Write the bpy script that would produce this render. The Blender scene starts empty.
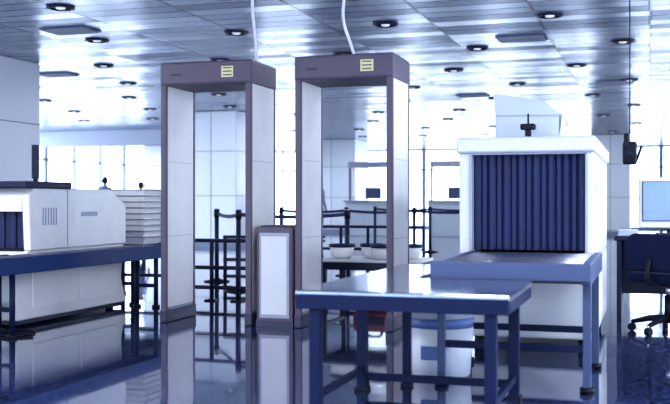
import bpy, bmesh, math, random
from mathutils import Vector, Matrix
random.seed(4)
S = bpy.context.scene
try:
    S.view_settings.view_transform = 'Standard'
    S.view_settings.look = 'None'
    S.view_settings.exposure = 0.28
    S.view_settings.gamma = 0.78
except Exception: pass

# ---------------------------------------------------------------- materials
def mat(name, col, rough=0.5, metal=0.0, var=0.025, scale=5.0, emit=None, es=0.0, coat=0.0, trans=0.0, bump=0.0, spec=0.5):
    m = bpy.data.materials.new(name); m.use_nodes = True
    nt = m.node_tree; b = nt.nodes["Principled BSDF"]
    tc = nt.nodes.new("ShaderNodeTexCoord"); n = nt.nodes.new("ShaderNodeTexNoise")
    n.inputs["Scale"].default_value = scale; n.inputs["Detail"].default_value = 4
    nt.links.new(tc.outputs["Object"], n.inputs["Vector"])
    r = nt.nodes.new("ShaderNodeValToRGB")
    r.color_ramp.elements[0].position = 0.3; r.color_ramp.elements[1].position = 0.7
    r.color_ramp.elements[0].color = (*[max(0, c*(1-var)) for c in col], 1)
    r.color_ramp.elements[1].color = (*[min(1, c*(1+var)) for c in col], 1)
    nt.links.new(n.outputs["Fac"], r.inputs["Fac"]); nt.links.new(r.outputs["Color"], b.inputs["Base Color"])
    b.inputs["Roughness"].default_value = rough; b.inputs["Metallic"].default_value = metal
    b.inputs["Coat Weight"].default_value = coat; b.inputs["Specular IOR Level"].default_value = spec
    b.inputs["Transmission Weight"].default_value = trans
    if emit:
        b.inputs["Emission Color"].default_value = (*emit, 1); b.inputs["Emission Strength"].default_value = es
    if bump:
        bp = nt.nodes.new("ShaderNodeBump"); bp.inputs["Strength"].default_value = bump; bp.inputs["Distance"].default_value = 0.01
        nt.links.new(n.outputs["Fac"], bp.inputs["Height"]); nt.links.new(bp.outputs["Normal"], b.inputs["Normal"])
    return m

M = {}
M['white'] = mat('enamel_white', (.80,.80,.81), .38)
M['cream'] = mat('scanner_enamel', (.66,.67,.71), .4)
M['panel'] = mat('gate_panel_white', (.87,.86,.86), .42)
M['mauve'] = mat('gate_frame_mauve', (.130,.104,.155), .42)
M['mauved'] = mat('gate_foot_dark', (.050,.046,.10), .4)
M['grey'] = mat('light_grey_plastic', (.38,.41,.50), .45)
M['navy'] = mat('navy_paint', (.007,.014,.055), .4, spec=.35)
M['blue'] = mat('steel_blue_paint', (.008,.018,.070), .5, spec=.25)
M['bblue'] = mat('conveyor_side_blue', (.012,.042,.16), .45, spec=.35)
M['rail'] = mat('grey_blue_rail', (.085,.115,.215), .42, .1, spec=.35)
M['curtain'] = mat('lead_curtain_rubber', (.011,.024,.105), .5, var=.15, bump=.2)
M['dark'] = mat('dark_plastic', (.007,.009,.026), .45, spec=.3)
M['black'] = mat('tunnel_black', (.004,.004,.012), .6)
M['steel'] = mat('brushed_steel', (.40,.43,.54), .25, .85)
M['top'] = mat('stainless_top', (.27,.31,.42), .12, .85)
M['fabric'] = mat('navy_fabric', (.008,.015,.055), .85, bump=.4, scale=60, spec=.2)
M['belt'] = mat('barrier_belt', (.02,.03,.10), .7)
M['yellow'] = mat('label_yellow', (.75,.70,.40), .5)
M['cable'] = mat('cable_white', (.8,.8,.82), .5)
M['red'] = mat('red_plastic', (.30,.04,.06), .4)
M['binw'] = mat('bin_plastic', (.74,.77,.86), .35)
M['binb'] = mat('bin_band_blue', (.16,.24,.50), .35)
M['paper'] = mat('paper_white', (.56,.61,.70), .8)
M['orange'] = mat('orange_sign', (.75,.25,.06), .5)
M['alu'] = mat('mullion_aluminium', (.32,.38,.50), .4, .2)
M['wall'] = mat('wall_paint', (.64,.69,.77), .6, scale=1.0)
M['column'] = mat('column_metal_cladding', (.76,.78,.83), .3, .25, scale=.6)
M['joint'] = mat('cladding_joint', (.15,.18,.3), .6)
M['lampd'] = mat('downlight_housing', (.02,.026,.07), .4)
M['lampe'] = mat('downlight_bulb', (.8,.8,.8), .4, emit=(.85,.9,1), es=.5)
M['fill_glow'] = mat('added_fill_glow', (.9,.9,.9), .4, emit=(.86,.9,1), es=6)  # glowing face of the added, unseen ceiling fill panels
M['screen'] = mat('monitor_screen', (.16,.24,.42), .2, emit=(.40,.60,1), es=.22)
M['skin'] = mat('skin', (.55,.34,.26), .6)
M['hair'] = mat('hair', (.015,.012,.02), .7)
M['shirt'] = mat('shirt_cloth', (.25,.3,.5), .8)
M['trous'] = mat('trouser_cloth', (.03,.035,.09), .8)

def glass_mat():
    m = bpy.data.materials.new('window_glass'); m.use_nodes = True; nt = m.node_tree; nt.nodes.clear()
    o = nt.nodes.new("ShaderNodeOutputMaterial"); mx = nt.nodes.new("ShaderNodeMixShader")
    t = nt.nodes.new("ShaderNodeBsdfTransparent"); g = nt.nodes.new("ShaderNodeBsdfGlossy")
    g.inputs["Roughness"].default_value = .05; t.inputs["Color"].default_value = (.93,.95,1,1)
    mx.inputs[0].default_value = .08
    nt.links.new(t.outputs[0], mx.inputs[1]); nt.links.new(g.outputs[0], mx.inputs[2]); nt.links.new(mx.outputs[0], o.inputs[0])
    return m
M['glass'] = glass_mat()

def grid_mat(name, c1, c2, cj, bw, rh, joint, rough, metal, tilt, speck=0.0, offset=0.0):
    m = bpy.data.materials.new(name); m.use_nodes = True; nt = m.node_tree; b = nt.nodes["Principled BSDF"]
    L = nt.links.new
    tc = nt.nodes.new("ShaderNodeTexCoord")
    br = nt.nodes.new("ShaderNodeTexBrick"); br.offset = offset; br.squash = 1
    br.inputs["Scale"].default_value = 1; br.inputs["Brick Width"].default_value = bw; br.inputs["Row Height"].default_value = rh
    br.inputs["Mortar Size"].default_value = joint; br.inputs["Mortar Smooth"].default_value = .1; br.inputs["Bias"].default_value = 0
    br.inputs["Color1"].default_value = (*c1,1); br.inputs["Color2"].default_value = (*c2,1); br.inputs["Mortar"].default_value = (*cj,1)
    L(tc.outputs["Object"], br.inputs["Vector"])
    col = br.outputs["Color"]
    if speck:
        n = nt.nodes.new("ShaderNodeTexNoise"); n.inputs["Scale"].default_value = 30; n.inputs["Detail"].default_value = 5
        L(tc.outputs["Object"], n.inputs["Vector"])
        r = nt.nodes.new("ShaderNodeValToRGB"); r.color_ramp.elements[0].position = .42; r.color_ramp.elements[1].position = .66
        r.color_ramp.elements[0].color = (1-speck,)*3+(1,); r.color_ramp.elements[1].color = (1+speck*5,)*3+(1,)
        L(n.outputs["Fac"], r.inputs["Fac"])
        mx = nt.nodes.new("ShaderNodeMix"); mx.data_type = 'RGBA'; mx.blend_type = 'MULTIPLY'; mx.inputs[0].default_value = 1
        L(col, mx.inputs[6]); L(r.outputs["Color"], mx.inputs[7]); col = mx.outputs[2]
    L(col, b.inputs["Base Color"])
    b.inputs["Roughness"].default_value = rough; b.inputs["Metallic"].default_value = metal
    sn = nt.nodes.new("ShaderNodeVectorMath"); sn.operation = 'DIVIDE'; sn.inputs[1].default_value = (bw, rh, 1000)
    L(tc.outputs["Object"], sn.inputs[0])
    fl = nt.nodes.new("ShaderNodeVectorMath"); fl.operation = 'FLOOR'; L(sn.outputs[0], fl.inputs[0])
    wn = nt.nodes.new("ShaderNodeTexWhiteNoise"); L(fl.outputs[0], wn.inputs["Vector"])
    sb = nt.nodes.new("ShaderNodeVectorMath"); sb.operation = 'SUBTRACT'; sb.inputs[1].default_value = (.5,.5,.5); L(wn.outputs["Color"], sb.inputs[0])
    sc = nt.nodes.new("ShaderNodeVectorMath"); sc.operation = 'MULTIPLY'; sc.inputs[1].default_value = (tilt,tilt,0); L(sb.outputs[0], sc.inputs[0])
    ge = nt.nodes.new("ShaderNodeNewGeometry")
    ad = nt.nodes.new("ShaderNodeVectorMath"); ad.operation = 'ADD'; L(sc.outputs[0], ad.inputs[0]); L(ge.outputs["Normal"], ad.inputs[1])
    no = nt.nodes.new("ShaderNodeVectorMath"); no.operation = 'NORMALIZE'; L(ad.outputs[0], no.inputs[0])
    L(no.outputs[0], b.inputs["Normal"])
    return m, b
M['ceil'], _ = grid_mat('ceiling_metal_panels', (.33,.38,.49), (.49,.55,.66), (.05,.065,.13), 1.25, .31, .022, .24, .45, .07)  # two panel tones paint mottled reflections into the base colour
M['floor'], fb = grid_mat('floor_polished_granite', (.024,.036,.090), (.032,.046,.112), (.012,.018,.055), .8, .8, .007, .05, 0, .010, speck=.6)
fb.inputs["Specular IOR Level"].default_value = .85
fb.inputs["Coat Weight"].default_value = .7; fb.inputs["Coat Roughness"].default_value = .02

# ---------------------------------------------------------------- mesh builder
class B:
    def __init__(s): s.bm = bmesh.new(); s.slots = []
    def mi(s, k):
        if k not in s.slots: s.slots.append(k)
        return s.slots.index(k)
    def _face(s, vs, k, smooth=False):
        try: f = s.bm.faces.new(vs)
        except ValueError: return None
        f.material_index = s.mi(k); f.smooth = smooth; return f
    def box(s, x0,x1,y0,y1,z0,z1,k,bev=0.0, rot=None):
        vs = [s.bm.verts.new((x,y,z)) for z in (z0,z1) for y in (y0,y1) for x in (x0,x1)]
        idx = [(0,2,3,1),(4,5,7,6),(0,1,5,4),(2,6,7,3),(0,4,6,2),(1,3,7,5)]
        fs = [s._face([vs[i] for i in q], k) for q in idx]
        if rot:
            c, ang, ax = rot
            bmesh.ops.rotate(s.bm, verts=vs, cent=Vector(c), matrix=Matrix.Rotation(ang, 3, ax))
        if bev > 0:
            es = {e for f in fs for e in f.edges}
            r = bmesh.ops.bevel(s.bm, geom=list(es), offset=bev, segments=2, affect='EDGES', profile=.5)
            mi = s.mi(k)
            for f in r['faces']: f.material_index = mi
        return s
    def prism(s, pts, axis, a0, a1, k, bev=0.0):
        def V(p, a):
            if axis == 'x': return (a, p[0], p[1])
            if axis == 'y': return (p[0], a, p[1])
            return (p[0], p[1], a)
        v0 = [s.bm.verts.new(V(p,a0)) for p in pts]; v1 = [s.bm.verts.new(V(p,a1)) for p in pts]
        fs = [s._face(v0, k), s._face(v1[::-1], k)]
        n = len(pts)
        for i in range(n): fs.append(s._face([v0[i], v1[i], v1[(i+1)%n], v0[(i+1)%n]], k))
        bmesh.ops.recalc_face_normals(s.bm, faces=[f for f in fs if f])
        if bev > 0:
            es = {e for f in fs for e in f.edges}
            r = bmesh.ops.bevel(s.bm, geom=list(es), offset=bev, segments=2, affect='EDGES', profile=.5)
            mi = s.mi(k)
            for f in r['faces']: f.material_index = mi
        return s
    def tube(s, pts, rs, k, seg=14):
        pts = [Vector(p) for p in pts]
        if not isinstance(rs, (list, tuple)): rs = [rs]*len(pts)
        rings = []; up = None
        for i, p in enumerate(pts):
            d = (pts[min(i+1,len(pts)-1)] - pts[max(i-1,0)]).normalized()
            if up is None: up = Vector((0,0,1)) if abs(d.z) < .9 else Vector((1,0,0))
            a = d.cross(up).normalized(); bb = a.cross(d).normalized(); up = bb
            rings.append([s.bm.verts.new(p + (a*math.cos(t)+bb*math.sin(t))*rs[i]) for t in [2*math.pi*j/seg for j in range(seg)]])
        fs = []
        for i in range(len(rings)-1):
            for j in range(seg):
                fs.append(s._face([rings[i][j], rings[i][(j+1)%seg], rings[i+1][(j+1)%seg], rings[i+1][j]], k, True))
        fs.append(s._face(rings[0][::-1], k)); fs.append(s._face(rings[-1], k))
        bmesh.ops.recalc_face_normals(s.bm, faces=[f for f in fs if f])
        return s
    def lathe(s, c, prof, k, seg=32):
        rings = []
        for r, z in prof:
            rings.append([s.bm.verts.new((c[0]+r*math.cos(2*math.pi*j/seg), c[1]+r*math.sin(2*math.pi*j/seg), c[2]+z)) for j in range(seg)])
        fs = []
        for i in range(len(rings)-1):
            for j in range(seg):
                fs.append(s._face([rings[i][j], rings[i][(j+1)%seg], rings[i+1][(j+1)%seg], rings[i+1][j]], k, True))
        fs.append(s._face(rings[0][::-1], k)); fs.append(s._face(rings[-1], k))
        return s
    def done(s, name, loc=(0,0,0), rz=0.0):
        me = bpy.data.meshes.new(name); s.bm.to_mesh(me); s.bm.free()
        for k in s.slots: me.materials.append(M[k])
        o = bpy.data.objects.new(name, me); S.collection.objects.link(o)
        o.location = loc; o.rotation_euler = (0,0,rz)
        return o
def cm(pts, n=8):
    P = [Vector(p) for p in pts]; P = [P[0]*2-P[1]] + P + [P[-1]*2-P[-2]]; out = []
    for i in range(1, len(P)-2):
        for j in range(n):
            t = j/n; a,b,c,d = P[i-1:i+3]
            out.append(.5*((2*b)+(-a+c)*t+(2*a-5*b+4*c-d)*t*t+(-a+3*b-3*c+d)*t**3))
    out.append(P[-2]); return out

# ---------------------------------------------------------------- room
CZ = 3.2
X0, X1, Y0, Y1 = -18.0, 5.0, -7.0, 40.0
b = B(); b.box(X0-.3, X1+.3, Y0-.3, Y1+.3, -.2, 0, 'floor'); b.done('floor')
b = B(); b.box(X0-.3, X1+.3, Y0-.3, Y1+.3, CZ, CZ+.2, 'ceil'); b.done('ceiling')
def glazed(name, along, a0, a1, pos, step, solid=0.0):
    b = B(); t = .06
    def bx(p0,p1,z0,z1,k,th=t):
        if along == 'x': b.box(p0,p1,pos-th/2,pos+th/2,z0,z1,k)
        else: b.box(pos-th/2,pos+th/2,p0,p1,z0,z1,k)
    n = int(round((a1-a0)/step)); st = (a1-a0)/n
    for i in range(n+1):
        w = .07 if i % 3 else .14
        c = min(max(a0+i*st, a0+w/2), a1-w/2)
        bx(c-w/2, c+w/2, .08, CZ-.06, 'alu', .10)
    for z0,z1 in ((0,.08),(2.35,2.40),(CZ-.06,CZ)): bx(a0,a1,z0,z1,'alu',.1)
    bx(a0,a1,.08,CZ-.06,'glass',.012)
    return b.done(name)
glazed('window_1', 'x', X0, X1, Y1, 1.5)
glazed('window_2', 'y', Y0, Y1, X0, 1.6)
glazed('added_window_rear', 'x', X0, X1, Y0, 1.6)  # unseen glazing behind the camera, added to let sky light in
glazed('added_window_right', 'y', Y0, 26, X1, 1.6)  # unseen right-hand glazing, added so daylight also comes from the right
b = B(); b.box(X1-.1, X1+.1, 26.2, Y1-.1, 0, CZ, 'wall'); b.done('wall_right')
b = B(); b.box(X1-.13, X1-.1, 26.2, Y1-.2, 0, .12, 'alu'); b.done('baseboard_right')

def column(cx, cy, w):
    b = B(); h = w/2
    b.box(-h,h,-h,h,0,CZ-.002,'column',.02)
    for z in (.15, 1.2, 2.25):
        b.box(-h-.004,h+.004,-h-.004,h+.004,z-.006,z+.006,'joint')
    b.box(-h-.01,h+.01,-h-.01,h+.01,0.001,.12,'alu')
    b.box(-.006,.006,-h-.004,h+.004,.13,CZ-.01,'joint')
    b.done('column', (cx,cy,0))
column(-9.6,12.9,1.1); column(-9.9,22.3,1.3); column(-10.4,33.4,1.7); column(.85,13.0,1.1)
column(-1.2, 33.4, 1.2); column(-15.2, 30, 1.2)

b = B(); b.box(-17.9,-11.5,26.5,27.2,2.75,CZ-.001,'wall',.01); b.done('trim_1')

b = B()
xs = [-14.2,-12.2,-10.2,-8.2,-6.2,-4.25,-2.3,-.35,1.6]
lampspots=[]
for j,y in enumerate([9.6,11.7,13.9,16.1,18.3,20.7,23.1,25.6,28.4,31.6,35]):
    for i,x in enumerate(xs):
        xx = x + (1.2 if j%2 else 0)
        if xx > 4.5: continue
        c = (xx, y, CZ)
        b.lathe(c, [(.15,-.001),(.16,-.014),(.13,-.022),(.105,-.012),(.10,-.004)], 'lampd', 20)
        b.lathe(c, [(.055,-.006),(.05,-.022),(.02,-.028)], 'lampe', 14)
        if i%2==0 and j in (0,2,4,6,8): lampspots.append((xx,y))
dl = b.done('ceiling_downlights')
for (x,y) in lampspots:
    l = bpy.data.lights.new('bulb','AREA'); l.shape='DISK'; l.size=.2; l.energy=20; l.color=(.90,.94,1)
    o = bpy.data.objects.new('bulb', l); S.collection.objects.link(o); o.parent=dl; o.location=(x,y,CZ-.04)
b = B()
for (x,y) in [(-1.6,13.2),(-6.9,10.9),(-5.2,16),(-.6,18.5),(-9.5,14.6),(-3.4,20)]:
    b.box(x-.32,x+.32,y-.2,y+.2,CZ-.012,CZ-.001,'joint')
    for i in range(6):
        yy = y-.17+i*.066
        b.box(x-.29,x+.29,yy,yy+.03,CZ-.03,CZ-.012,'grey')
b.done('ceiling_air_diffusers')

for (x,y,e) in [(-4.2,1.5,150),(-1,1.5,105),(1.8,4.5,90),(-6.5,4.5,125),(1.8,8.5,110),(-3,-2.5,120)]:  # out-of-view fill panels, added to brighten gates and scanners
    b = B(); b.box(-.66,.66,-.36,.36,-.05,-.001,'alu',.005); b.box(-.6,.6,-.3,.3,-.056,-.051,'fill_glow')
    p = b.done('added_fill_panel', (x,y,CZ))
    l = bpy.data.lights.new('added_fill_light','AREA'); l.shape='RECTANGLE'; l.size=1.2; l.size_y=.6; l.energy=e; l.color=(.95,.97,1)
    o = bpy.data.objects.new('lamp', l); S.collection.objects.link(o); o.parent=p; o.location=(0,0,-.07)

# ---------------------------------------------------------------- metal detector gates
def gate(x0, x1, y0, y1, h=2.26):
    w = x1-x0; d = y1-y0; b = B(); t = .055
    for s in (0,1):
        a = 0 if s==0 else w-t; e = a+t
        b.box(a+.004,e-.004,.04,d-.04,.13,h-.2,'panel',.004)
        b.box(a,e,0,.04,.02,h-.19,'mauve',.010)
        b.box(a,e,d-.04,d,.02,h-.19,'mauve',.010)
        b.box(a-.006,e+.006,-.006,d+.006,0,.11,'mauved',.01)
        b.box(a+.003,e-.003,.055,d-.055,.11,.13,'grey')
        for z in (.75,1.4): b.box(a+.003,e-.003,.055,d-.055,z,z+.003,'grey')
    b.box(-.004,w+.004,-.004,d+.004,h-.2,h,'mauve',.014)
    b.box(.02,w-.02,-.008,-.003,h-.185,h-.18,'mauved')
    b.box(w-.27,w-.16,-.010,-.003,h-.145,h-.05,'yellow')
    for i in range(3): b.box(w-.255,w-.175,-.012,-.009,h-.13+i*.03,h-.122+i*.03,'mauved')
    b.box(.1,.2,-.008,-.003,h-.12,h-.10,'mauved')
    return b, w, d, h
b,w,d,h = gate(-4.07,-3.22,7.85,8.44)
b.tube(cm([(.78,.3,h-.01),(.77,.3,h+.2),(.74,.3,h+.5),(.75,.3,h+.75),(.75,.3,CZ-.002)]), .013, 'cable', 10)
b.done('metal_detector_gate',( -4.07,7.85,0))
b,w,d,h = gate(-2.82,-1.98,7.83,8.42)
b.tube(cm([(.44,.3,h-.01),(.40,.3,h+.12),(.33,.3,h+.35),(.35,.3,h+.6),(.42,.3,CZ-.002)]), .013, 'cable', 10)
b.done('metal_detector_gate',(-2.82,7.83,0))
b = B()
b.box(0,.33,0,.4,.0,.84,'mauve',.012); b.box(.03,.30,-.008,.002,.07,.79,'grey',.003); b.box(.05,.28,-.013,-.006,.10,.76,'cream',.003)
b.box(-.003,.333,-.003,.403,0,.05,'mauved'); b.box(.02,.31,.05,.35,.838,.85,'mauved',.004)
b.done('gate_control_cabinet',(-3.185,7.88,0))

# ---------------------------------------------------------------- right x-ray scanner
b = B(); X0m,X1m,Ym,Yn = -1.25,-.36,6.8,9.0
tx0,tx1,tz0,tz1 = X0m+.09, X1m-.05, .72, 1.37
b.box(X0m,X1m,Ym+.25,Yn,.10,.66,'cream',.02)
b.box(X0m,tx0,Ym,Yn,.66,1.45,'cream',.012)
b.box(tx1,X1m,Ym,Yn,.66,1.45,'cream',.012)
b.box(X0m-.02,X1m+.02,Ym-.03,Yn,tz1+.01,1.49,'cream',.02)
b.box(tx0,tx1,Ym,Yn,.60,.70,'dark')
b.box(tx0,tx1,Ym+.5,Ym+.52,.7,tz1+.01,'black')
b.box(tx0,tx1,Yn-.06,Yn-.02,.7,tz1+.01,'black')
n = 15; sw = (tx1-tx0)/n
for i in range(n):
    x = tx0+sw*(i+.5); o = .012 if i%2 else 0
    pts = [(x-sw*.54,Ym+.07+o),(x-sw*.25,Ym+.055+o),(x+sw*.25,Ym+.055+o),(x+sw*.54,Ym+.07+o),(x+sw*.25,Ym+.066+o),(x-sw*.25,Ym+.066+o)]
    b.prism(pts,'z',.725,tz1+.01,'curtain')
b.box(tx0-.01,tx1+.01,Ym-.012,Ym,tz1-.0,tz1+.02,'grey')
b.box(tx0-.02,tx0,Ym-.01,Ym+.02,.70,tz1,'grey',.004); b.box(tx1,tx1+.015,Ym-.01,Ym+.02,.70,tz1,'grey',.004)
b.box(X0m-.01,X1m+.01,Ym-.034,Ym-.03,1.385,1.392,'grey')
b.box(X1m-.001,X1m+.006,Ym+.12,Yn-.2,.75,1.36,'white',.002); b.box(X1m-.001,X1m+.006,Ym+.35,Yn-.2,.2,.62,'white',.002)
b.box(X1m+.004,X1m+.012,Ym+.3,Ym+.42,1.1,1.2,'grey',.002)
for x in (X0m+.08,X1m-.08):
    for y in (Ym+.4,Yn-.15): b.tube([(x,y,0.0),(x,y,.11)],.04,'dark')
b.done('xray_baggage_scanner')
b = B(); b.box(-.02,.02,-.02,.02,0,.05,'dark',.004); b.box(-.05,.05,-.04,.04,.05,.09,'dark',.01); b.tube([(0,-.04,.07),(0,-.055,.07)],.018,'black'); b.tube([(0,0,.09),(0,0,.16)],.006,'dark')
b.done('inspection_camera',(-.79,6.87,1.49))
b = B()
b.prism([(-.22,0),(-.25,.30),(-.19,.32),(.17,.21),(.23,.15),(.20,0)],'y',.40,.408,'paper')
b.prism([(-.22,0),(-.23,.16),(.23,.15),(.20,0)],'y',0,.008,'paper')
b.prism([(0,0),(0,.16),(.4,.30),(.4,0)],'x',-.235,-.227,'paper')
b.prism([(0,0),(0,.15),(.4,.17),(.4,0)],'x',.205,.213,'paper')
b.box(-.23,.21,0,.4,0,.008,'paper')
b.prism([(-.235,.16),(-.25,.32),(.10,.26),(.22,.15)],'y',.0,.006,'paper')
b.prism([(-.235,.155),(.225,.145),(.225,.158),(-.235,.168)],'y',-.004,.0,'grey')
b.done('open_carton',(-.80,7.02,1.492))

# roller conveyor bed
b = B(); y0,y1=5.5,6.77; rx0,rx1=-1.17,-.30
for a in (rx0,rx1-.05): b.box(a,a+.05,y0,y1,.60,.72,'rail',.008)
b.box(rx0,rx1,y0-.03,y0,.62,.72,'rail',.008)
b.box(rx0+.05,rx1-.05,y0,y1,.61,.625,'dark')
y=y0+.05
while y < y1-.03:
    b.tube([(rx0+.04,y,.69),(rx1-.04,y,.69)],.024,'steel',12); y+=.062
for y in (y0+.15,y1-.25):
    for a in (rx0+.03,rx1-.03):
        b.box(a-.022,a+.022,y-.022,y+.022,.03,.61,'rail',.004); b.tube([(a,y,0),(a,y,.03)],.04,'dark')
    b.box(rx0+.03,rx1-.03,y-.015,y+.015,.22,.26,'blue')
b.done('roller_conveyor')

def table(name,x0,x1,y0,y1,z,leg=.045,inset=.09,top='top',frame='blue',low=True,apron=.07):
    b=B()
    b.box(x0,x1,y0,y1,z-.03,z,top,.006)
    for (a,c,e,f) in ((x0+.004,x1-.004,y0-.004,y0+.05),(x0+.02,x1-.02,y1-.05,y1-.01),(x0+.004,x0+.06,y0+.02,y1-.02),(x1-.06,x1-.004,y0+.02,y1-.02)):
        b.box(a,c,e,f,z-.02-apron,z-.018,frame,.004)
    L=[(x0+inset,y0+.05),(x1-inset,y0+.05),(x0+inset,y1-.06),(x1-inset,y1-.06)]
    for (x,y) in L:
        b.box(x-leg/2,x+leg/2,y-leg/2,y+leg/2,.015,z-.04,frame,.004); b.box(x-leg*.7,x+leg*.7,y-leg*.7,y+leg*.7,0,.02,'dark',.003)
    if low:
        y=y1-.06; b.box(x0+inset,x1-inset,y-.018,y+.018,.06,.10,frame,.003)
        for x in (x0+inset,x1-inset): b.box(x-.015,x+.015,y0+.05,y1-.06,.10,.135,frame,.003)
    return b.done(name)
table('inspection_table',-1.62,-.60,4.5,5.42,.63,leg=.055)
table('side_table',-1.64,-1.26,5.5,6.75,.62,inset=.06,top='top',low=False)
table('low_table',-3.05,-2.05,9.0,9.75,.50,top='cream',frame='navy')

# waste bin
b=B(); b.lathe((0,0,0),[(.17,0),(.185,.01),(.205,.30)],'binw'); b.lathe((0,0,0),[(.2055,.30),(.208,.36)],'binb'); b.lathe((0,0,0),[(.209,.36),(.215,.47),(.222,.475),(.222,.50),(.208,.50),(.20,.40)],'binw')
b.box(-.07,.07,-.212,-.194,.12,.2,'binb',.004)
b.done('waste_bin',(-1.22,5.98,0))

for (x,y,s) in [(-2.86,9.3,1),(-2.6,9.45,.9),(-2.42,9.25,1.05),(-2.2,9.4,.9)]:
    b=B(); b.lathe((0,0,0),[(.07*s,0),(.10*s,.03),(.125*s,.13),(.12*s,.13),(.09*s,.03),(.01,.02)],'white',24)
    b.lathe((0,0,0),[(.126*s,.112),(.130*s,.118),(.130*s,.142),(.121*s,.142),(.118*s,.122)],'navy',24); b.done('tray_bowl',(x,y,.50))
b=B(); b.box(-.18,.18,-.14,.14,0,.20,'red',.03); b.tube(cm([(-.08,0,.19),(-.06,0,.25),(.06,0,.25),(.08,0,.19)]),.012,'dark'); b.box(-.14,.14,-.15,-.135,.04,.13,'dark',.01)
b.done('red_bag',(-2.55,9.35,.0))

# ---------------------------------------------------------------- left x-ray scanner
b=B(); LX0,LX1=-5.85,-4.97; Ly0,Ly1=7.25,8.85
prof=[(7.25,.64),(7.22,1.10),(7.3,1.17),(8.55,1.17),(8.85,1.02),(8.85,.64)]
for (a,c) in ((LX0,LX0+.07),(LX1-.07,LX1)): b.prism(prof,'x',a,c,'white',.01)
b.prism([(7.22,1.09),(7.3,1.17),(8.55,1.17),(8.85,1.02),(8.85,.97),(7.22,.97)],'x',LX0+.07,LX1-.07,'white')
b.prism([(7.1,.06),(7.05,.5),(7.25,.64),(8.85,.64),(8.8,.3),(8.9,.06)],'x',LX0+.05,LX1-.02,'white',.015)
b.box(LX0+.08,LX1-.05,7.13,8.86,.02,.07,'navy',.005)
b.box(LX0-.02,LX1+.02,7.16,7.85,1.165,1.225,'navy',.012)
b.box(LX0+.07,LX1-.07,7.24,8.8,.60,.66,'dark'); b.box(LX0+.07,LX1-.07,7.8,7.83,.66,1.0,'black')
n=13; sw=(LX1-LX0-.14)/n
for i in range(n):
    x=LX0+.07+sw*(i+.5); o=.012*(i%2)
    b.prism([(x-sw*.52,7.30+o),(x,7.285+o),(x+sw*.52,7.30+o),(x,7.297+o)],'z',.66,1.10,'curtain')
b.box(LX1-.005,LX1+.006,7.95,8.55,.78,1.08,'white',.004); b.box(LX1+.002,LX1+.010,8.02,8.3,.92,.96,'grey',.002)
b.box(LX1-.004,LX1+.003,7.80,7.812,.66,1.16,'grey')
b.box(LX1-.03,LX1-.012,7.3,8.0,.15,.55,'panel',.004); b.box(LX1-.03,LX1-.012,8.06,8.7,.15,.55,'panel',.004)
for i in range(6): b.box(LX1-.005,LX1+.004,7.42+i*.04,7.435+i*.04,.85,1.0,'grey')
for y in (7.3,8.7):
    for x in (LX0+.12,LX1-.1): b.tube([(x,y,0),(x,y,.07)],.04,'dark')
b.done('xray_baggage_scanner')
def conveyor(name,x0,x1,y0,y1,z,th,legs,frame='bblue'):
    b=B()
    for a in (x0,x1-.04): b.box(a,a+.04,y0,y1,z-th,z,frame,.006)
    for e in (y0,y1-.04): b.box(x0,x1,e,e+.04,z-th,z-.005,frame,.006)
    b.box(x0+.04,x1-.04,y0+.03,y1-.03,z-.03,z-.01,'dark')
    y=y0+.08
    while y<y1-.06: b.tube([(x0+.035,y,z-.015),(x1-.035,y,z-.015)],.018,'steel',10); y+=.07
    for y in legs:
        for a in (x0+.03,x1-.03):
            b.tube([(a,y,.02),(a,y,z-th+.01)],.022,'blue',12); b.tube([(a,y,0),(a,y,.025)],.04,'dark')
        b.box(x0+.03,x1-.03,y-.012,y+.012,.2,.235,'blue')
    return b.done(name)
conveyor('roller_conveyor',-4.93,-4.66,5.9,9.1,.62,.13,[6.6,8.95])
conveyor('roller_conveyor',-5.8,-5.0,5.9,7.0,.62,.12,[6.1,6.9],'navy')
conveyor('roller_conveyor',-5.8,-5.0,8.95,10.4,.60,.12,[9.1,10.2],'navy')
b=B()
for i in range(9):
    z=i*.062; r=.01*random.random()
    b.prism([(-.24+r,z+.002),(-.27+r,z+.085),(.27+r,z+.085),(.24+r,z+.002)],'y',-.19,.19,'white',.006)
    b.box(-.285+r,.285+r,-.205,.205,z+.074,z+.084,'grey',.003)
b.done('tray_stack',(-5.33,9.6,.602))
b=B()
for i in range(7):
    z=i*.062
    b.prism([(-.24,z+.002),(-.27,z+.085),(.27,z+.085),(.24,z+.002)],'y',-.19,.19,'white',.006); b.box(-.285,.285,-.205,.205,z+.074,z+.084,'grey',.003)
b.done('tray_stack',(-5.35,10.12,.602))
b=B(); b.lathe((0,0,0),[(.16,0),(.16,.015),(.03,.03)],'dark'); b.tube([(0,0,.02),(0,0,1.62)],.022,'navy'); b.box(-.03,.03,-.03,.03,1.3,1.66,'navy',.01)
b.done('signal_pole',(-6.25,9.2,0))
b=B(); b.tube(cm([(0,0,.35),(.02,-.1,.12),(.1,-.16,.014),(.3,-.1,.014),(.34,.1,.014),(.15,.15,.014),(.05,.02,.014),(.2,-.12,.03),(.45,-.08,.014)]),.011,'dark',8)
b.done('floor_cable',(-5.05,6.82,0))

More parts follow.
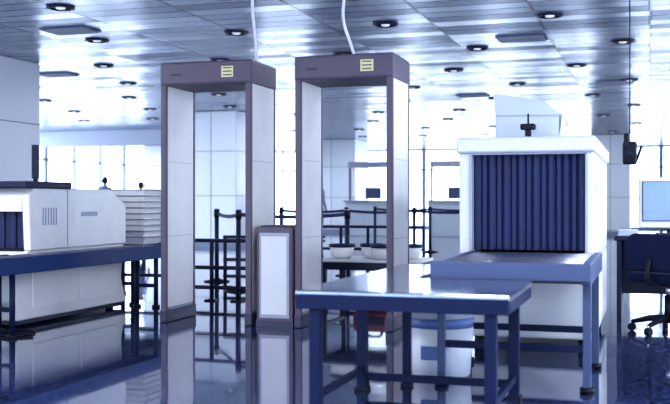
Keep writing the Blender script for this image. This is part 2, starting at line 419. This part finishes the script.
# ---------------------------------------------------------------- stanchions + belts
def stanchions(pts,h=.95,belts=True):
    for i,(x,y) in enumerate(pts):
        b=B(); b.lathe((0,0,0),[(.17,0),(.17,.012),(.05,.035),(.03,.05)],'dark',24); b.tube([(0,0,.03),(0,0,h)],.028,'navy'); b.tube([(0,0,h-.1),(0,0,h)],.036,'dark'); b.tube([(0,0,h),(0,0,h+.012)],.03,'steel')
        if belts and i+1<len(pts):
            dx,dy=pts[i+1][0]-x,pts[i+1][1]-y; L=math.hypot(dx,dy); ux,uy=dx/L,dy/L
            pp=[]
            for k in range(13):
                t=k/12; pp.append((t,.035+t*(L-.07), h-.05-.03*4*t*(1-t)))
            for k in range(12):
                a=pp[k]; c=pp[k+1]
                v=[b.bm.verts.new((ux*a[1],uy*a[1],a[2]-.022)),b.bm.verts.new((ux*c[1],uy*c[1],c[2]-.022)),b.bm.verts.new((ux*c[1],uy*c[1],c[2]+.022)),b.bm.verts.new((ux*a[1],uy*a[1],a[2]+.022))]
                b._face(v,'belt')
        b.done('belt_barrier_post',(x,y,0))
stanchions([(-5.45,12.1),(-4.63,10.9),(-3.5,11.6)])
stanchions([(-6.2,16.5),(-5,16.5),(-3.8,16.5),(-2.6,16.5),(-1.4,16.5)])
stanchions([(-5.6,20.6),(-4.4,20.6),(-3.2,20.6),(-2.0,20.6)])
def railing(x0,x1,y,h,name='low_railing',n=4):
    b=B()
    for i in range(n):
        x=x0+(x1-x0)*i/(n-1); b.tube([(x,y,.0),(x,y,h)],.022,'navy',12); b.box(x-.06,x+.06,y-.06,y+.06,0,.015,'dark')
    for z in (h,h*.55,h*.22): b.tube([(x0-.02,y,z),(x1+.02,y,z)],.02,'navy',12)
    b.done(name)
railing(-4.75,-3.85,9.75,.64); railing(-5.0,-4.0,11.35,.62)
railing(-4.6,-3.0,13.6,.7,n=5)

# ---------------------------------------------------------------- operator station
b=B()
b.box(-.3,1.3,9.1,9.8,.71,.75,'navy',.008); b.box(-.28,-.24,9.12,9.78,0,.71,'navy',.004); b.box(1.24,1.28,9.12,9.78,0,.71,'navy',.004); b.box(-.24,1.24,9.7,9.73,.2,.71,'navy'); b.box(.8,1.22,9.15,9.68,.1,.70,'grey',.01)
b.box(.82,1.2,9.135,9.15,.4,.68,'grey',.004)
b.done('operator_desk')
b=B()
b.prism([(-.12,-.09),(.12,-.09),(.09,.09),(-.09,.09)],'z',0,.015,'dark',.004); b.box(-.025,.025,0,.03,.01,.2,'dark')
b.box(-.27,.27,-.02,.03,.06,.52,'white',.015); b.box(-.235,.235,-.026,-.018,.13,.48,'screen',.002); b.box(-.15,.15,.02,.1,.16,.4,'grey',.03)
b.box(-.24,.24,-.028,-.019,.125,.13,'dark'); b.box(-.24,.24,-.028,-.019,.48,.485,'dark'); b.box(-.24,-.235,-.028,-.019,.125,.485,'dark'); b.box(.235,.24,-.028,-.019,.125,.485,'dark')
b.done('computer_monitor',(.17,9.52,.752),.1)
b=B(); b.box(-.22,.22,-.07,.07,0,.02,'dark',.006)
for i in range(4):
    for j in range(13): b.box(-.205+j*.032,-.18+j*.032,-.058+i*.03,-.034+i*.03,.02,.027,'navy')
b.done('keyboard',(.25,9.24,.751))
b=B(); b.box(-.09,.09,-.13,.13,0,.006,'paper',.001); b.box(-.08,.085,-.12,.125,.006,.05,'paper',.003); b.done('paper_stack',(-.19,9.35,.751))
def chair(loc,rz):
    b=B()
    for k in range(5):
        a=2*math.pi*k/5+.3; c,s=math.cos(a),math.sin(a)
        b.tube([(0,0,.12),(c*.15,s*.15,.11),(c*.29,s*.29,.075)],[.03,.024,.017],'dark',10)
        b.tube([(c*.29-s*.02,s*.29+c*.02,.032),(c*.29+s*.02,s*.29-c*.02,.032)],.032,'dark',14)
        b.tube([(c*.29,s*.29,.04),(c*.29,s*.29,.085)],.01,'steel',8)
    b.tube([(0,0,.08),(0,0,.30)],.032,'dark'); b.tube([(0,0,.28),(0,0,.40)],.02,'steel')
    b.box(-.12,.12,-.12,.12,.38,.41,'dark',.01)
    b.box(-.25,.25,-.24,.24,.41,.49,'fabric',.03)
    b.tube(cm([(0,.18,.40),(0,.29,.43),(0,.31,.5),(0,.27,.6)]),.02,'dark',10)
    b.prism([(-.20,.50),(-.235,.56),(-.235,.74),(-.17,.80),(.17,.80),(.235,.74),(.235,.56),(.20,.50)],'y',.215,.28,'fabric',.025)
    for s in (-1,1):
        b.tube(cm([(s*.2,0,.41),(s*.29,.02,.43),(s*.30,.02,.55),(s*.29,0,.62)]),.014,'dark',10); b.box(s*.29-.03,s*.29+.03,-.15,.12,.615,.645,'dark',.01)
    b.done('office_chair',loc,rz)
chair((.14,8.45,0),2.6)
chair((1.05,8.4,0),-2.4)
b=B(); b.tube([(0,0,0),(0,0,-1.55)],.005,'dark',8); b.box(-.06,.06,-.05,.06,-1.82,-1.62,'dark',.02); b.box(-.05,-.005,-.06,.05,-1.68,-1.55,'dark',.012); b.tube([(0,-.05,-1.75),(0,-.09,-1.76)],.03,'black'); b.tube([(.05,0,-1.8),(.1,.0,-1.66)],.012,'dark')
b.tube([(0,0,0),(0,0,-.03)],.04,'dark')
b.done('hanging_camera',(-.17,9.15,CZ-.001))
b=B(); b.box(-.10,.10,-.012,0,0,.42,'orange',.004); b.box(-.08,.08,-.016,-.011,.2,.38,'white',.002); b.done('wall_sign',(.50,12.44,1.72))

# ---------------------------------------------------------------- far kiosks
def kiosk(x,y,w):
    b=B(); b.box(-w/2,w/2,-.4,.4,0,1.05,'wall',.02); b.box(-w/2-.04,w/2+.04,-.46,.44,1.05,1.1,'grey',.01)
    for s in (-1,1): b.box(s*(w/2-.04)-.03,s*(w/2-.04)+.03,-.03,.03,1.1,2.3,'rail',.005)
    b.box(-w/2,w/2,-.1,.1,2.12,2.3,'grey',.01); b.box(-.25,.25,-.05,.0,1.15,1.5,'rail',.01)
    b.done('passport_kiosk',(x,y,0))
kiosk(-8.2,30,1.6); kiosk(-5.6,30,1.6); kiosk(-3.0,30,1.6)

# ---------------------------------------------------------------- people
def person(name,loc,rz,shirt='shirt',h=1.72,arm=0.0):
    s=h/1.72
    V={}; verts=[]; rad=[]; edges=[]
    def add(n,p,r,par=None):
        V[n]=len(verts); verts.append(tuple(c*s for c in p)); rad.append(r*s)
        if par: edges.append((V[par],V[n]))
    add('pelvis',(0,0,.93),.135); add('waist',(0,0,1.08),.12,'pelvis'); add('chest',(0,.0,1.27),.145,'waist'); add('up',(0,.01,1.40),.10,'chest'); add('neck',(0,0,1.48),.055,'up'); add('nk2',(0,-.01,1.54),.052,'neck')
    for sd,q in (('l',1),('r',-1)):
        add('sh'+sd,(q*.17,.0,1.40),.062,'up'); add('el'+sd,(q*.23,.03,1.13),.045,'sh'+sd); add('wr'+sd,(q*.24,-.06-arm*.2,.90+arm*.2),.03,'el'+sd)
        add('pa'+sd,(q*.24,-.08-arm*.25,.83+arm*.2),.034,'wr'+sd)
        for k,(ln) in enumerate((.075,.085,.08,.065)):
            add('f%d%s'%(k,sd),(q*.24,-.105-arm*.25+k*.018,.79+arm*.2),.009,'pa'+sd); add('g%d%s'%(k,sd),(q*.235,-.11-arm*.25+k*.018,.79-ln+arm*.2),.008,'f%d%s'%(k,sd))
        add('th'+sd,(q*.22,-.12-arm*.25,.80+arm*.2),.010,'pa'+sd)
        add('hp'+sd,(q*.095,0,.86),.095,'pelvis'); add('kn'+sd,(q*.10,-.015,.49),.06,'hp'+sd); add('an'+sd,(q*.105,.02,.09),.042,'kn'+sd); add('to'+sd,(q*.115,-.14,.045),.04,'an'+sd)
    me=bpy.data.meshes.new('t'); me.from_pydata(verts,edges,[]); o=bpy.data.objects.new('t',me); S.collection.objects.link(o)
    sk=o.modifiers.new('s','SKIN')
    for i,v in enumerate(me.skin_vertices[0].data): v.radius=(rad[i],rad[i]*(.75 if i in(0,1,2) else 1)); v.use_root=(i==0)
    su=o.modifiers.new('u','SUBSURF'); su.levels=1; su.render_levels=1
    dg=bpy.context.evaluated_depsgraph_get(); ev=o.evaluated_get(dg); body=bpy.data.meshes.new_from_object(ev)
    bpy.data.objects.remove(o)
    for k in ('skin','hair',shirt,'trous','dark'): body.materials.append(M[k])
    for p in body.polygons:
        c=p.center/s; p.use_smooth=True
        if c.z>1.475: p.material_index=0
        elif abs(c.x)>.17 and c.z<.93+arm*.2: p.material_index=0
        elif c.z>.93: p.material_index=2
        elif c.z>.09: p.material_index=3
        else: p.material_index=4
    bm=bmesh.new(); bm.from_mesh(body)
    r=bmesh.ops.create_uvsphere(bm,u_segments=24,v_segments=18,radius=1)
    for v in r['verts']:
        x,y,z=v.co; w=.076*(1-.18*max(0,-z)); v.co=Vector((x*w,y*.095,z*.118))
        if z<-.2 and y<0: v.co.y-=.008*(-z)
        if abs(x)<.18 and y<-.7 and -.45<z<.1: v.co.y-=.018*(1-abs(z+.2)/.35) if abs(z+.2)<.35 else 0
        if .15<abs(x)<.55 and y<-.6 and 0<z<.25: v.co.y+=.008
        v.co=v.co*s+Vector((0,-.015,1.625))*s
    fs={f for v in r['verts'] for f in v.link_faces}
    for f in fs:
        f.smooth=True; c=f.calc_center_median()/s-Vector((0,-.015,1.625))
        f.material_index=1 if (c.z>.06 or (c.y>.01 and c.z>-.05)) else 0
        if c.y<-.07 and -.075<c.z<-.06 and abs(c.x)<.025: f.material_index=1
    for q in (-1,1):
        e=bmesh.ops.create_uvsphere(bm,u_segments=8,v_segments=6,radius=1)
        for v in e['verts']: v.co=Vector((v.co.x*.012+q*.077,v.co.y*.02,v.co.z*.032+1.625))*s
        e=bmesh.ops.create_uvsphere(bm,u_segments=8,v_segments=6,radius=.011*s)
        for v in e['verts']: v.co+=Vector((q*.03,-.098,1.637))*s
        for f in {f for v in e['verts'] for f in v.link_faces}: f.material_index=1
    bm.to_mesh(body); bm.free()
    ob=bpy.data.objects.new(name,body); S.collection.objects.link(ob); ob.location=loc; ob.rotation_euler=(0,0,rz)
    return ob
person('standing_traveler',(-13.65,23.2,0),3.4,h=1.70)
person('standing_traveler',(-12.6,23.2,0),2.9,h=1.56)
person('standing_traveler',(-9.0,27,0),1.2,h=1.7)

# ---------------------------------------------------------------- world
W = bpy.data.worlds.new('World'); S.world = W; W.use_nodes = True
bg = W.node_tree.nodes['Background']; bg.inputs['Color'].default_value = (.83,.92,1,1); bg.inputs['Strength'].default_value = 5.2

# ---------------------------------------------------------------- camera
cd = bpy.data.cameras.new('camera'); cd.sensor_width = 36; cd.lens = 53.7
co = bpy.data.objects.new('camera', cd); S.collection.objects.link(co)
co.location = (0,0,1.05); co.rotation_euler = (math.radians(90), 0, math.radians(17.5))
cd.dof.use_dof = True; cd.dof.focus_distance = 8.6; cd.dof.aperture_fstop = 2.2
S.camera = co
